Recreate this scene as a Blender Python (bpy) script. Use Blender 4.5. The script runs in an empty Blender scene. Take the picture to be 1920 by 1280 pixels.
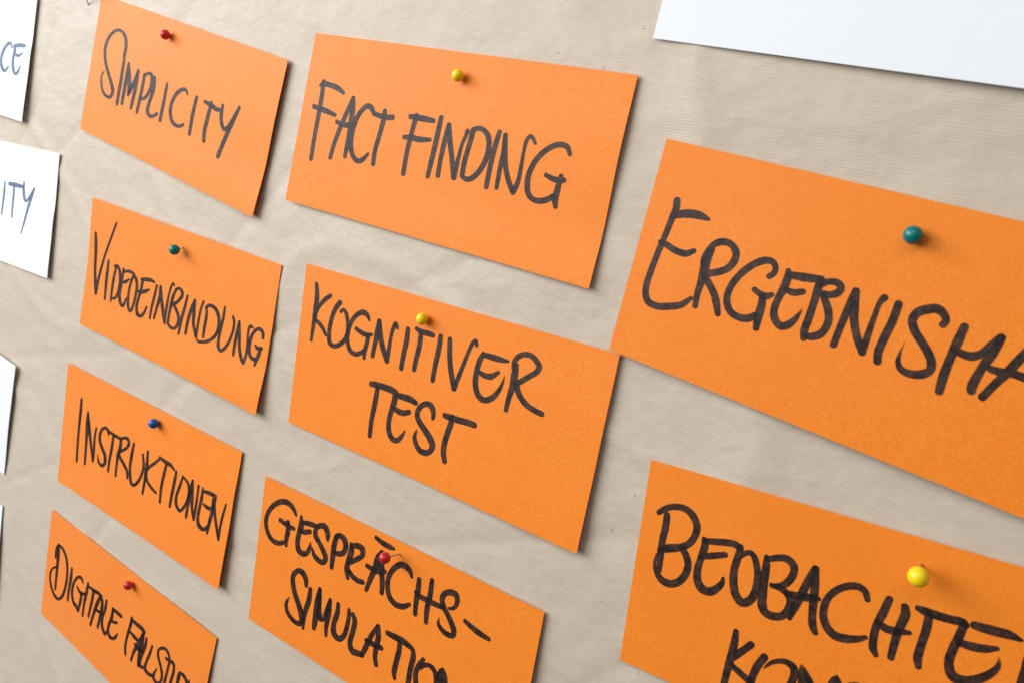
import bpy, bmesh, math, json
import numpy as np
from mathutils import Vector, Matrix, noise

C = bpy.context.scene
COL = C.collection
# The pinboard stands upright: board coordinates are centimetres (x right, y up, z out of
# the board towards the viewer); they become metres with Z up here.
BASE_H = 1.55
def W(x, y, z):
    return Vector((x * .01, -z * .01, y * .01 + BASE_H))
def Wd(x, y, z):
    return Vector((x, -z, y))

# ------------------------------------------------------------------ camera
camd = bpy.data.cameras.new("camera")
cam = bpy.data.objects.new("camera", camd)
COL.objects.link(cam)
CL = [38.7709, -4.9213, 33.5042]
CR = [[0.798384, 0.205478, -0.566005], [0.28105, -0.958467, 0.048485], [-0.532535, -0.197785, -0.822975]]
right, down, fwd = [Wd(*r) for r in CR]
m = Matrix.Identity(4)
for i in range(3):
    m[i][0] = right[i]; m[i][1] = -down[i]; m[i][2] = -fwd[i]
m.translation = W(*CL)
cam.matrix_world = m
camd.sensor_width = 36
camd.sensor_fit = 'HORIZONTAL'
camd.lens = 1589.38 / 1920 * 36
camd.clip_start = .02
camd.clip_end = 50
camd.dof.use_dof = True
camd.dof.focus_distance = .47
camd.dof.aperture_fstop = 18
C.camera = cam

# ------------------------------------------------------------------ light
wd = bpy.data.worlds.new("World")
C.world = wd
wd.use_nodes = True
bg = wd.node_tree.nodes['Background']
bg.inputs[0].default_value = (.93, .96, 1, 1)
bg.inputs[1].default_value = .055

def area(name, loc, target, sx, sy, power, color):
    l = bpy.data.lights.new(name, 'AREA')
    l.shape = 'RECTANGLE'; l.size = sx; l.size_y = sy
    l.energy = power; l.color = color
    o = bpy.data.objects.new(name, l); COL.objects.link(o)
    o.location = loc
    d = (Vector(target) - Vector(loc)).normalized()
    o.rotation_euler = d.to_track_quat('-Z', 'Y').to_euler()
    return o
# room light and daylight windows left of the board, plus an added fill
area("room_light", W(-74, 30, 150), W(0, -15, 0), 1.3, 1.3, 26, (1, .985, .955))
area("window_light", W(-150, 32, 132), W(0, -15, 0), .7, 1.1, 13, (.92, .965, 1))
area("far_window_light", W(-250, 75, 120), W(-10, -5, 0), 1.0, 1.3, 40, (.84, .925, 1))
area("added_fill_light", W(55, 115, 130), W(15, -10, 0), 1.2, .6, 8, (1, .985, .96))  # added fill from above, lifts the upper right; no lamp known there

C.view_settings.view_transform = 'Standard'
C.view_settings.look = 'None'
C.view_settings.exposure = 0
C.view_settings.gamma = 1

# ------------------------------------------------------------------ materials
class NT:
    def __init__(s, name):
        s.m = bpy.data.materials.new(name); s.m.use_nodes = True
        s.t = s.m.node_tree; s.n = s.t.nodes; s.l = s.t.links
        s.p = s.n['Principled BSDF']
        s.tc = s.n.new('ShaderNodeTexCoord')
    def node(s, ty, **kw):
        n = s.n.new(ty)
        for k, v in kw.items():
            if hasattr(n, k): setattr(n, k, v)
        return n
    def set(s, n, key, v):
        if hasattr(v, 'links') or isinstance(v, bpy.types.NodeSocket): s.l.new(v, n.inputs[key])
        else: n.inputs[key].default_value = v
    def noise(s, scale, detail=3, rough=.6, vec=None, dist=0):
        n = s.node('ShaderNodeTexNoise')
        s.l.new(vec or s.tc.outputs['Object'], n.inputs['Vector'])
        n.inputs['Scale'].default_value = scale; n.inputs['Detail'].default_value = detail
        n.inputs['Roughness'].default_value = rough; n.inputs['Distortion'].default_value = dist
        return n.outputs['Fac']
    def math(s, op, a, b=0, c=0, clamp=False):
        n = s.node('ShaderNodeMath', operation=op); n.use_clamp = clamp
        s.set(n, 0, a); s.set(n, 1, b)
        if op == 'MULTIPLY_ADD': s.set(n, 2, c)
        return n.outputs[0]
    def ramp(s, v, a, b, lo=0., hi=1.):
        n = s.node('ShaderNodeMapRange')
        s.set(n, 'Value', v); n.inputs['From Min'].default_value = a; n.inputs['From Max'].default_value = b
        n.inputs['To Min'].default_value = lo; n.inputs['To Max'].default_value = hi
        return n.outputs[0]
    def mix(s, f, a, b, mode='MIX'):
        n = s.node('ShaderNodeMix', data_type='RGBA', blend_type=mode)
        s.set(n, 0, f); s.set(n, 6, a); s.set(n, 7, b)
        return n.outputs[2]
    def mapping(s, scale, rot=(0, 0, 0)):
        n = s.node('ShaderNodeMapping'); s.l.new(s.tc.outputs['Object'], n.inputs[0])
        n.inputs['Scale'].default_value = scale; n.inputs['Rotation'].default_value = rot
        return n.outputs[0]
    def bump(s, h, strength, dist, prev=None):
        n = s.node('ShaderNodeBump'); s.l.new(h, n.inputs['Height'])
        n.inputs['Strength'].default_value = strength; n.inputs['Distance'].default_value = dist
        if prev: s.l.new(prev, n.inputs['Normal'])
        return n.outputs[0]

def card_material(name, base, light, dark, rough, spec):
    """coloured pulp card: fine fibre mottling and a faint tooth"""
    k = NT(name)
    fine = k.noise(1100, 5, .8)
    mid = k.noise(330, 3, .6)
    big = k.noise(26, 2, .5)
    col = k.mix(k.ramp(fine, .36, .66), dark, light)
    col = k.mix(.18, col, base)
    col = k.mix(k.ramp(mid, .52, .70, 0, .38), col, light)
    col = k.mix(k.ramp(big, .35, .7, 0, .22), col, dark)
    fl = k.noise(620, 2, .6)
    col = k.mix(k.ramp(fl, .66, .80, 0, .28), col, tuple(.6 * a_ + .4 * b_ for a_, b_ in zip(light, (1, .8, .6, 1))))
    fib = k.noise(1, 2, .5, vec=k.mapping((2600, 800, 520), (0, .6, 0)))
    col = k.mix(k.ramp(fib, .70, .80, 0, .35), col, light)
    k.set(k.p, 'Base Color', col)
    k.p.inputs['Roughness'].default_value = rough
    k.p.inputs['Specular IOR Level'].default_value = spec; k.p.inputs['Sheen Weight'].default_value = .8; k.p.inputs['Sheen Roughness'].default_value = .35
    k.set(k.p, 'Normal', k.bump(fine, .35, .00006, k.bump(k.noise(60, 2), .25, .0006)))
    return k.m
M_ORANGE = card_material("orange_card", (.89, .218, .009, 1), (.94, .30, .032, 1), (.83, .183, .004, 1), .52, .26)
M_WHITE = card_material("white_card", (.83, .85, .885, 1), (.85, .87, .905, 1), (.81, .83, .87, 1), .52, .2)

def kraft_material():
    k = NT("kraft_paper")
    sep = k.node('ShaderNodeSeparateXYZ'); k.l.new(k.tc.outputs['Object'], sep.inputs[0])
    wob = k.noise(1, 2, .5, vec=k.mapping((22, 22, 60)))
    ph = k.math('MULTIPLY_ADD', sep.outputs['Z'], 2 * math.pi / .00125, k.math('MULTIPLY', wob, 14.))
    rib = k.math('SINE', ph, 0)
    rib01 = k.math('MULTIPLY_ADD', rib, .5, .5)
    thr = k.noise(1, 3, .6, vec=k.mapping((160, 160, 900)))       # short dashes along the ribs
    streak = k.noise(1, 3, .65, vec=k.mapping((70, 70, 420)))
    blotch = k.noise(55, 3, .55)
    fine = k.noise(1700, 3, .7)
    base = (.60, .505, .402, 1)
    col = k.mix(k.ramp(k.noise(1, 3, .55, vec=k.mapping((24, 24, 60))), .34, .66, 0, .6), base, (.535, .442, .345, 1))
    col = k.mix(k.ramp(streak, .42, .70, 0, .30), col, (.66, .565, .465, 1))
    col = k.mix(k.ramp(k.noise(560, 4, .7), .34, .66, 0, .34), col, (.50, .41, .31, 1))
    amp = k.ramp(thr, .36, .70, .03, .30)
    col = k.mix(k.math('MULTIPLY', k.math('SUBTRACT', 1, rib01), amp), col, (.42, .33, .24, 1))
    col = k.mix(k.ramp(fine, .35, .7, .0, .22), col, (.62, .55, .46, 1))
    sp = k.noise(900, 1, .5)
    col = k.mix(k.ramp(sp, .765, .80, 0, .22), col, (.22, .16, .10, 1))
    k.set(k.p, 'Base Color', col)
    k.set(k.p, 'Roughness', k.ramp(blotch, .3, .7, .42, .50))
    k.p.inputs['Specular IOR Level'].default_value = .26
    k.p.inputs['Sheen Weight'].default_value = .7; k.p.inputs['Sheen Roughness'].default_value = .35; b = k.bump(k.noise(1, 3, .55, vec=k.mapping((26, 26, 40))), .45, .004)
    b = k.bump(k.ramp(k.math('ABSOLUTE', k.math('SUBTRACT', k.noise(1, 1, .4, vec=k.mapping((6, 6, 9))), .5)), 0, .09, 1, 0), .55, .0009, b); b = k.bump(rib, .32, .00006, b)
    k.set(k.p, 'Normal', k.bump(fine, .3, .00005, b))
    return k.m
M_KRAFT = kraft_material()

def ink_material(name, thin, full):
    """felt marker ink: colour and cover vary with the 'ink' attribute (x overlap, y cover)"""
    k = NT(name)
    at = k.node('ShaderNodeAttribute', attribute_name='ink')
    sp = k.node('ShaderNodeSeparateXYZ'); k.l.new(at.outputs['Vector'], sp.inputs[0])
    n1 = k.noise(300, 4, .65); n2 = k.noise(1600, 2, .6)
    d = k.math('ADD', k.math('MULTIPLY', sp.outputs[0], .5), k.ramp(n1, .34, .62, .05, .95))
    col = k.mix(k.math('MINIMUM', k.math('MAXIMUM', d, 0), 1), thin, full)
    k.set(k.p, 'Base Color', col)
    k.p.inputs['Roughness'].default_value = .5
    k.p.inputs['Specular IOR Level'].default_value = .25
    k.set(k.p, 'Normal', k.bump(n2, .3, .00005))
    cov = k.math('ADD', sp.outputs[1], k.math('MULTIPLY', k.math('SUBTRACT', n2, .5), k.math('SUBTRACT', 1, sp.outputs[1])), clamp=True)
    k.set(k.p, 'Alpha', cov)
    return k.m
M_INK = ink_material("dark_marker_ink", (.078, .034, .022, 1), (.010, .006, .005, 1))
M_INKW = ink_material("sheen_tinted_ink", (.15, .21, .31, 1), (.09, .13, .2, 1))  # marker ink on white cards, pale bluish window sheen put into its colour

def plastic(name, c):
    k = NT(name)
    k.set(k.p, 'Base Color', k.mix(k.ramp(k.noise(500, 2), .3, .7, 0, .25), c, tuple(x * .75 for x in c[:3]) + (1,)))
    k.p.inputs['Roughness'].default_value = .32
    k.p.inputs['Specular IOR Level'].default_value = .5
    k.p.inputs['Subsurface Weight'].default_value = .3
    k.p.inputs['Subsurface Radius'].default_value = (.0022, .0018, .0012)
    return k.m
M_PIN = dict(red=plastic("red_plastic", (.60, .014, .016, 1)), yellow=plastic("yellow_plastic", (1, .71, .008, 1)),
             green=plastic("teal_green_plastic", (.0, .19, .18, 1)), blue=plastic("blue_plastic", (.005, .10, .42, 1)))
k = NT("steel"); k.p.inputs['Metallic'].default_value = 1; k.p.inputs['Roughness'].default_value = .42
k.set(k.p, 'Base Color', k.mix(k.noise(900), (.5, .5, .5, 1), (.66, .65, .63, 1))); M_STEEL = k.m
k = NT("soft_board"); k.set(k.p, 'Base Color', k.mix(k.noise(300), (.35, .33, .3, 1), (.42, .4, .36, 1))); M_BOARD = k.m
k = NT("hole_shade"); k.set(k.p, 'Base Color', k.mix(k.noise(900), (.05, .035, .022, 1), (.11, .08, .05, 1))); k.p.inputs['Roughness'].default_value = .8; M_HOLE = k.m

# ------------------------------------------------------------------ helpers
def mesh_obj(name, verts, faces, mat, parent=None, smooth=False, origin=None):
    """verts are world positions; origin (world) becomes the object's origin"""
    V = np.asarray(verts, dtype=np.float64)
    o0 = np.array(origin if origin is not None else (0, 0, 0), dtype=np.float64)
    me = bpy.data.meshes.new(name)
    me.from_pydata((V - o0).tolist(), [], faces)
    if mat: me.materials.append(mat)
    if smooth: me.polygons.foreach_set('use_smooth', [True] * len(me.polygons))
    me.update()
    o = bpy.data.objects.new(name, me); COL.objects.link(o)
    if parent: o.parent = parent
    else: o.location = o0
    return o
def empty(name, loc):
    o = bpy.data.objects.new(name, None); COL.objects.link(o)
    o.location = loc; o.empty_display_size = .01
    return o
def tag(o, label=None, cat=None, group=None, kind=None):
    for k_, v in (('label', label), ('category', cat), ('group', group), ('kind', kind)):
        if v: o[k_] = v

# ------------------------------------------------------------------ board and kraft paper
X0, X1, Y0, Y1 = -70., 76., -96., 26.
bv = [W(x, y, z) for z in (-.62, -2.2) for x, y in ((X0 - 1, Y0 - 1), (X1 + 1, Y0 - 1), (X1 + 1, Y1 + 1), (X0 - 1, Y1 + 1))]
bo = mesh_obj('pinboard', bv, [(0, 1, 2, 3), (7, 6, 5, 4), (0, 4, 5, 1), (1, 5, 6, 2), (2, 6, 7, 3), (3, 7, 4, 0)], M_BOARD)
tag(bo, kind='structure')
nx, ny = 420, 340
kv = []
for j in range(ny + 1):
    y = Y0 + (Y1 - Y0) * j / ny
    for i in range(nx + 1):
        x = X0 + (X1 - X0) * i / nx
        w = noise.noise(Vector((x * .045, y * .075, 3.1))) + .45 * noise.noise(Vector((x * .12, y * .15, 7.7)))
        r = noise.noise(Vector((x * .035 + 2, y * .075 + .03 * x, 1.3)))
        r2 = noise.noise(Vector((x * .06 - .05 * y, y * .05 + 9, 5.3)))
        crease = max(0, 1 - abs(r) / .10) ** 2 - .7 * max(0, 1 - abs(r2) / .07) ** 2
        z = -.12 + .15 * w + .12 * crease
        kv.append(W(x, y, min(z, .0)))
kf = [(j * (nx + 1) + i, j * (nx + 1) + i + 1, (j + 1) * (nx + 1) + i + 1, (j + 1) * (nx + 1) + i) for j in range(ny) for i in range(nx)]
kraft = mesh_obj('kraft_paper', kv, kf, M_KRAFT, smooth=True)
tag(kraft, kind='structure')
DATA = json.loads(r'''{"cards":{"A":{"P":[[-22.008,0.664],[-1.735,-1.741],[-2.657,-11.04],[-22.971,-8.742]],"R":[[0,0.133],[0.35,0.156],[0.65,0.101],[1,0.257]],"L":[[0,0.06],[1,0.08]],"letters":[["S",[[[40.13,34.17,3.1],[40.19,27.45,3.12],[37.59,21.7,2.71],[31.48,18.87,1.9],[25.7,19.57,1.81],[19.48,23.85,2.44],[15.63,31.05,3.07],[16.11,37.39,2.96],[19.44,43.94,2.76],[25.72,50.62,2.76],[31.45,56.58,3.24],[33.36,60.19,3.45],[31.53,64.05,2.18],[26.36,64.74,1.83],[20.94,62.36,2.06],[17.25,56.66,1.91],[16.63,52.71,1.54],[19.1,48.72,0.73]]]],["I",[[[40.84,36.39,2.82],[41.05,51.09,3.25],[40.94,66.3,3.13]]]],["M",[[[46.87,37.66,1.96],[47.05,48.89,3.64],[46.85,64.59,2.81]],
[[46.87,37.66,2.22],[49.73,44.29,3.63],[52.31,52.43,3.66],[52.47,57.58,2.36],[54.42,53.51,2.95],[57.3,46.49,2.75],[59.53,39.84,2.52]],
[[59.53,39.84,2.73],[59.6,51.48,3.54],[58.5,64.9,2.72]]]],["P",[[[67.64,40.56,2.68],[67.23,52.8,2.94],[66.08,65.78,2.68]],
[[66.54,41.59,1.67],[72.57,38.26,1.81],[76.14,39.76,3.09],[77.06,45.75,2.84],[74.31,52.65,2.37],[69.72,56.13,1.78],[65.88,56.68,1.39]]]],["L",[[[79.32,39.64,2.67],[80.51,46.48,3.13],[78.31,56.37,2.82],[77.85,61.99,3.23],[80.94,64.51,2.4],[84.96,63.95,1.87],[89.1,61.32,2.02]]]],["I",[[[94.31,40.5,2.3],[94.14,51.66,2.82],[93.64,64.21,2.82]]]],["C",[[[117.93,41.25,1.3],[115.59,39.2,1.94],[110.65,40.16,2.19],[105.95,44.17,2.64],[102.76,51.05,2.67],[103.3,57.06,2.81],[106.76,61.56,2.57],[111.95,63.12,2.09],[116.31,62.27,1.95],[119.3,60.56,1.58]]]],["I",[[[127.87,40.91,2.61],[126.87,52.53,2.89],[127.33,64.37,2.68]]]],["T",[[[136.71,41.24,1.85],[143.78,41.91,2.65],[148.99,42.79,2.56],[153.17,42.46,1.87]],
[[143.52,40.29,2.3],[142.54,49.97,3.0],[141.89,59.08,3.07],[143.1,64.61,2.62]]]],["Y",[[[155.13,39.06,2.06],[155.25,44.48,2.79],[157.24,49.81,2.68],[160.48,52.46,2.13],[163.09,51.18,2.4],[166.83,45.83,2.7],[171.21,36.44,1.98]],
[[171.21,36.44,2.01],[167.03,46.5,3.26],[162.64,59.36,2.94],[159.94,69.64,3.24]]]]]},"B":{"P":[[0.128,-0.056],[20.568,-0.077],[20.639,-9.48],[-0.172,-9.485]],"R":[[0,0.078],[0.35,0.172],[0.72,0.047],[1,0.195]],"L":[[0,0.05],[1,0.12]],"letters":[["F",[[[13.42,25.45,2.67],[14.18,35.13,2.94],[14.28,47.2,2.82],[14.35,57.51,2.69],[14.73,68.34,2.56]],
[[11.43,27.62,1.71],[13.71,26.52,2.36],[20.52,26.75,2.52],[25.38,27.53,2.58],[30.53,29.47,1.61]],
[[9.1,39.61,2.22],[14.76,40.24,2.49],[21.77,41.13,2.48],[27.23,42.02,1.74]]]],["A",[[[38.49,31.3,2.22],[36.16,38.14,2.73],[33.65,45.77,2.75],[30.69,56.8,2.54],[29.6,65.11,2.44]],
[[38.49,31.3,2.5],[39.54,36.33,3.15],[40.34,45.25,3.28],[40.66,52.47,2.91],[40.51,57.98,2.65],[40.4,62.68,2.27]],
[[29.24,45.27,1.95],[33.77,46.21,2.34],[38.88,45.82,2.42],[43.8,44.97,1.79]]]],["C",[[[55.99,37.55,1.86],[54.12,35.25,2.5],[52.11,34.01,2.51],[49.74,34.06,2.45],[47.16,36.19,2.44],[44.04,41.1,2.76],[42.66,46.72,3.0],[42.52,52.18,3.02],[43.37,56.6,2.95],[45.76,60.77,2.63],[48.58,62.94,2.37],[51.56,63.43,2.35],[54.54,61.56,2.37],[56.99,58.53,1.4]]]],["T",[[[55.38,36.93,2.03],[59.42,37.69,2.27],[63.77,37.96,2.41],[69.54,37.36,2.49]],
[[63.25,34.88,2.51],[63.5,39.22,2.75],[62.43,49.08,2.62],[61.52,55.45,2.52],[61.97,63.08,2.53]]]],["F",[[[85.54,34.04,2.37],[85.1,37.85,2.6],[84.24,45.7,2.5],[83.78,55.29,2.39],[84.05,64.32,2.51]],
[[81.38,35.18,2.1],[85.51,35.02,2.51],[91.8,34.98,2.57],[97.47,35.1,1.98]],
[[79.77,46.04,1.88],[84.19,45.49,2.45],[90.55,45.57,2.52],[97.57,44.61,1.59]]]],["I",[[[101.94,32.87,2.39],[101.54,45.29,2.72],[100.88,55.99,2.51],[100.47,62.82,2.18]]]],["N",[[[107.76,35.57,2.25],[107.09,43.16,2.58],[106.6,53.31,2.26],[106.91,61.22,2.37]],
[[107.82,35.77,2.41],[110.13,42.69,2.71],[113.28,50.51,2.49],[117.04,60.3,2.79]],
[[117.04,60.3,2.72],[117.61,50.61,1.98],[118.41,43.04,1.56],[119.46,39.8,1.74],[120.15,36.91,2.26]]]],["D",[[[123.48,35.93,2.57],[122.9,41.93,2.47],[121.77,52.39,2.48],[121.96,58.57,2.38]],
[[123.04,35.87,2.09],[126.26,34.58,2.0],[130.01,35.07,2.13],[132.85,37.14,2.48],[134.28,40.14,2.58],[134.78,44.89,2.5],[133.79,50.32,2.54],[130.97,55.71,2.44],[128.05,58.71,2.35],[125.16,59.74,2.12],[122.11,59.17,1.67]]]],["I",[[[139.26,34.45,2.17],[138.28,41.51,2.47],[137.69,51.67,2.38],[137.69,61.15,2.19]]]],["N",[[[143.04,35.5,2.14],[143.91,42.99,2.34],[143.6,51.04,2.15],[143.73,60.38,1.96]],
[[143.04,35.5,2.23],[144.72,43.66,2.51],[146.95,50.45,2.28],[150.06,56.29,2.31],[153.56,60.64,2.45]],
[[153.56,60.64,2.5],[155.17,56.14,2.07],[155.42,48.97,1.71],[155.24,41.14,1.42],[155.51,36.41,1.6],[156.99,33.73,1.59],[158.54,34.19,1.64],[160.75,36.48,1.19]]]],["G",[[[180.36,38.37,1.59],[178.38,35.48,2.02],[174.58,34.83,2.16],[170.77,36.12,2.15],[166.09,39.76,2.2],[162.54,44.61,2.32],[160.57,50.42,2.41],[160.58,55.14,2.52],[162.11,59.59,2.41],[165.65,61.87,2.14],[170.3,61.62,2.32],[174.06,59.82,2.22],[176.35,57.82,2.02]],
[[178.1,48.52,1.86],[177.66,51.59,2.31],[177.42,55.48,2.59],[177.27,59.77,2.68],[178.2,62.7,1.95]],
[[169.83,49.62,1.71],[173.29,50.54,2.14],[177.01,50.75,2.26],[180.16,50.17,1.95]]]]]},"C":{"P":[[22.598,-2.469],[43.167,-3.534],[42.655,-13.02],[22.314,-11.801]],"R":[[0,0.117],[1,0.273]],"L":[[0,0.1],[1,0.2]],"letters":[["E",[[[12.11,23.74,2.56],[12.69,26.66,2.72],[12.19,30.77,2.5],[11.33,38.31,2.21],[10.36,45.58,2.3],[9.43,54.42,2.4],[9.1,62.04,2.51],[9.87,65.88,2.61],[11.95,68.61,2.59],[16.44,69.2,2.52],[21.97,67.48,2.55],[26.83,65.2,2.33],[30.25,61.13,1.55]],
[[13.44,29.72,2.61],[16.56,28.42,2.93],[20.14,27.48,3.03],[24.28,27.27,2.73],[27.9,27.73,1.22]],
[[9.81,42.49,1.64],[13.16,42.93,2.28],[17.9,44.13,2.33],[22.55,43.97,2.3],[25.69,41.86,1.68]]]],["R",[[[32.89,39.13,2.15],[32.14,43.93,3.18],[32.4,49.61,3.34],[32.46,54.66,2.62],[32.33,57.9,2.34],[32.99,63.68,1.98]],
[[31.64,46.95,2.54],[30.96,43.56,2.39],[32.08,38.94,2.14],[34.18,36.09,2.36],[37.09,34.74,2.37],[40.51,35.1,2.36],[43.09,37.51,2.55],[43.44,40.92,2.57],[41.69,44.63,2.48],[38.72,46.95,2.47],[34.82,48.86,2.48],[32.85,49.83,2.42]],
[[33.39,50.93,2.85],[36.72,53.67,2.49],[39.54,56.66,2.64],[41.53,59.98,2.65],[43.35,63.71,2.0]]]],["G",[[[58.83,42.81,1.86],[60.32,40.98,1.92],[60.25,38.6,1.9],[58.5,36.89,2.09],[55.46,37.18,2.38],[51.71,39.78,2.42],[48.38,43.93,2.45],[45.75,49.33,2.35],[44.81,54.25,2.38],[45.71,58.24,2.47],[48.44,61.27,2.44],[52.36,62.09,2.52],[56.05,61.19,2.54],[58.23,59.04,2.0]],
[[54.8,49.46,1.81],[57.98,50.54,2.13],[60.41,50.45,2.25],[62.19,49.25,1.52]],
[[58.97,51.44,2.54],[59.55,55.44,2.82],[59.55,59.3,2.89],[60.16,63.95,2.16]]]],["E",[[[65.44,38.46,1.75],[66.01,41.28,2.6],[65.77,45.8,2.68],[64.89,50.55,2.43],[64.86,55.07,2.51],[66.44,58.36,2.59],[69.3,59.91,2.64],[71.63,58.66,2.46],[73.48,55.96,1.99],[74.7,52.46,0.77],[75.05,50.64,0.19]],
[[66.62,39.8,2.33],[70.43,39.3,2.71],[74.85,38.61,2.69],[78.52,37.81,2.1]],
[[66.95,45.77,1.82],[69.88,45.92,2.27],[73.31,44.49,2.0]]]],["B",[[[78.32,38.2,2.68],[78.3,42.15,2.5],[78.5,47.81,2.45],[78.51,53.91,2.52],[78.41,58.72,2.53],[79.05,61.5,2.1]],
[[79.17,39.61,2.1],[81.16,37.98,1.97],[84.17,37.38,2.25],[86.19,38.39,2.23],[85.91,40.73,2.43],[83.3,42.56,2.22],[80.47,42.8,1.84]],
[[81.11,43.77,2.04],[83.32,46.56,2.41],[85.34,50.24,2.46],[85.8,54.12,2.47],[84.45,57.96,2.51],[82.07,59.75,2.44],[79.46,60.4,1.94]]]],["N",[[[91.72,38.28,2.28],[91.29,43.61,2.47],[90.78,50.73,2.24],[90.37,60.18,2.19]],
[[91.78,38.26,2.25],[93.15,44.31,2.73],[94.75,49.38,2.5],[97.93,55.22,2.39],[101.01,59.34,2.27]],
[[101.01,59.34,2.23],[100.89,53.84,2.05],[100.86,46.32,1.63],[101.11,39.74,1.52],[102.05,37.57,2.19]]]],["I",[[[107.3,38.3,2.32],[107.29,44.97,2.46],[106.54,51.71,2.48],[106.29,57.35,2.48],[107.12,60.76,2.25]]]],["S",[[[123.39,40.74,2.11],[123.9,39.32,2.02],[122.64,37.25,2.3],[119.98,36.02,2.7],[116.96,37.17,2.74],[114.23,39.34,2.62],[113.51,42.22,2.49],[115.18,45.47,2.46],[118.44,48.46,2.43],[121.74,51.41,2.45],[124.2,54.64,2.5],[124.63,57.61,2.44],[122.56,59.83,2.67],[119.16,60.97,2.43],[115.82,60.68,1.97],[113.81,58.5,1.47],[113.36,55.1,0.67],[113.63,50.81,0.17]]]],["M",[[[130.06,39.14,2.27],[129.73,45.08,2.76],[129.39,51.46,2.45],[129.39,58.09,2.61],[129.84,63.58,2.35]],
[[129.5,47.66,2.18],[132.52,48.43,2.26],[135.46,48.23,2.56],[137.85,46.49,2.17],[140.01,42.64,2.43],[141.88,39.0,2.3]],
[[141.93,38.98,2.2],[141.08,45.01,2.69],[139.62,51.7,2.39],[138.96,58.49,2.59],[139.34,59.84,2.22]]]],["A",[[[151.83,37.82,2.3],[149.53,43.74,2.57],[147.42,49.68,2.5],[145.09,55.17,2.21],[143.1,60.54,2.22]],
[[142.44,50.39,2.12],[145.8,50.29,2.4],[149.47,49.57,2.27],[153.6,49.6,2.53],[157.45,49.03,2.24]],
[[152.15,38.3,2.15],[154.42,44.63,2.15],[155.81,50.11,2.15],[157.42,55.51,2.01]]]]]},"D":{"P":[[-20.135,-13.172],[0.271,-13.239],[0.426,-22.473],[-20.226,-22.558]],"R":[[0,0.039],[0.35,0.062],[0.6,0.109],[1,0.39]],"L":[[0,0.2],[0.5,0.04],[1,0.12]],"letters":[["V",[[[7.63,24.82,2.65],[9.06,34.23,3.34],[10.47,48.78,2.97],[13.36,60.56,3.12],[15.76,67.37,2.76]],
[[15.76,67.37,2.49],[16.76,56.2,2.6],[20.56,40.41,2.15],[26.41,26.37,1.9],[32.85,11.89,1.88]]]],["I",[[[26.69,40.66,2.16],[26.57,52.24,3.01],[27.84,68.29,2.18]]]],["D",[[[36.61,43.38,2.05],[35.27,52.51,2.57],[35.11,59.93,2.45],[35.42,68.01,1.81]],
[[34.36,42.71,1.33],[37.99,41.59,2.04],[41.42,44.15,2.71],[43.01,48.61,2.64],[43.41,55.33,2.55],[42.33,61.49,2.26],[39.0,65.22,1.63],[35.63,65.47,1.09]]]],["E",[[[46.06,41.94,2.06],[45.77,46.95,2.37],[44.96,53.96,3.17],[44.84,61.32,3.12],[47.3,66.05,2.95],[49.84,67.72,1.91],[51.92,66.03,2.27],[53.28,61.52,1.31]],
[[46.2,44.03,1.43],[49.9,42.44,1.68],[55.56,41.71,2.0],[59.64,42.51,1.43]],
[[46.75,51.46,1.44],[50.58,49.85,2.09],[54.45,47.03,0.94]]]],["O",[[[58.36,43.55,1.83],[61.72,44.86,2.64],[63.99,49.06,2.7],[64.06,54.8,2.45],[63.26,61.76,2.36],[61.44,67.48,2.21],[59.25,68.56,2.11],[56.77,65.45,2.73],[55.53,57.04,2.37],[56.33,49.59,2.24],[58.41,43.78,1.98]]]],["E",[[[68.14,43.71,1.66],[71.97,42.83,2.31],[78.88,41.6,2.27],[83.79,41.85,1.19]],
[[69.89,44.45,2.42],[69.47,50.03,2.52],[67.85,57.16,2.36],[67.0,63.64,2.65],[68.71,67.99,2.88],[72.47,68.97,2.05],[75.83,66.49,2.17],[78.36,60.78,1.45]],
[[64.54,52.61,1.29],[68.43,52.6,2.14],[73.69,50.94,2.33],[78.69,48.35,1.33]]]],["I",[[[86.68,43.45,1.85],[85.14,52.55,2.3],[83.94,60.92,2.05],[83.82,67.13,1.94]]]],["N",[[[90.88,43.21,2.08],[91.27,51.39,2.61],[89.61,58.42,2.25],[88.34,65.77,2.0]],
[[90.88,43.21,2.27],[93.87,51.63,2.7],[97.93,60.83,2.66],[100.61,65.8,1.89]],
[[100.61,65.8,1.89],[100.29,54.56,2.16],[101.2,45.02,1.67],[102.73,39.53,1.67],[104.32,37.19,1.25],[105.53,38.44,1.24]]]],["B",[[[108.16,40.52,1.87],[105.86,45.64,2.39],[104.9,51.45,2.65],[104.15,58.16,2.13],[104.03,65.2,2.15]],
[[107.81,40.61,1.53],[111.22,39.07,1.66],[114.39,40.17,2.37],[115.27,42.68,2.38],[112.78,46.55,1.95],[109.05,49.86,1.95],[106.69,51.05,1.56]],
[[107.03,50.87,2.2],[110.64,53.58,2.25],[113.54,56.48,2.54],[115.04,59.75,2.7],[113.95,64.23,2.14],[110.93,66.86,1.7],[107.1,66.66,1.92],[104.03,65.2,1.78]]]],["I",[[[120.91,41.63,1.87],[119.51,50.22,2.28],[117.81,58.97,2.31],[117.23,68.47,1.94]]]],["N",[[[129.0,42.32,1.62],[127.05,48.16,2.68],[124.71,57.02,2.39],[124.28,66.23,2.06]],
[[129.0,42.32,1.94],[129.87,51.01,2.64],[130.77,57.58,2.4],[135.03,65.0,2.04]],
[[135.46,65.24,1.89],[135.55,53.95,1.74],[136.47,45.57,1.68],[137.96,40.76,1.61]]]],["D",[[[141.7,43.77,1.77],[142.74,49.22,2.28],[142.35,57.43,2.13],[142.55,63.33,1.88]],
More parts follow.
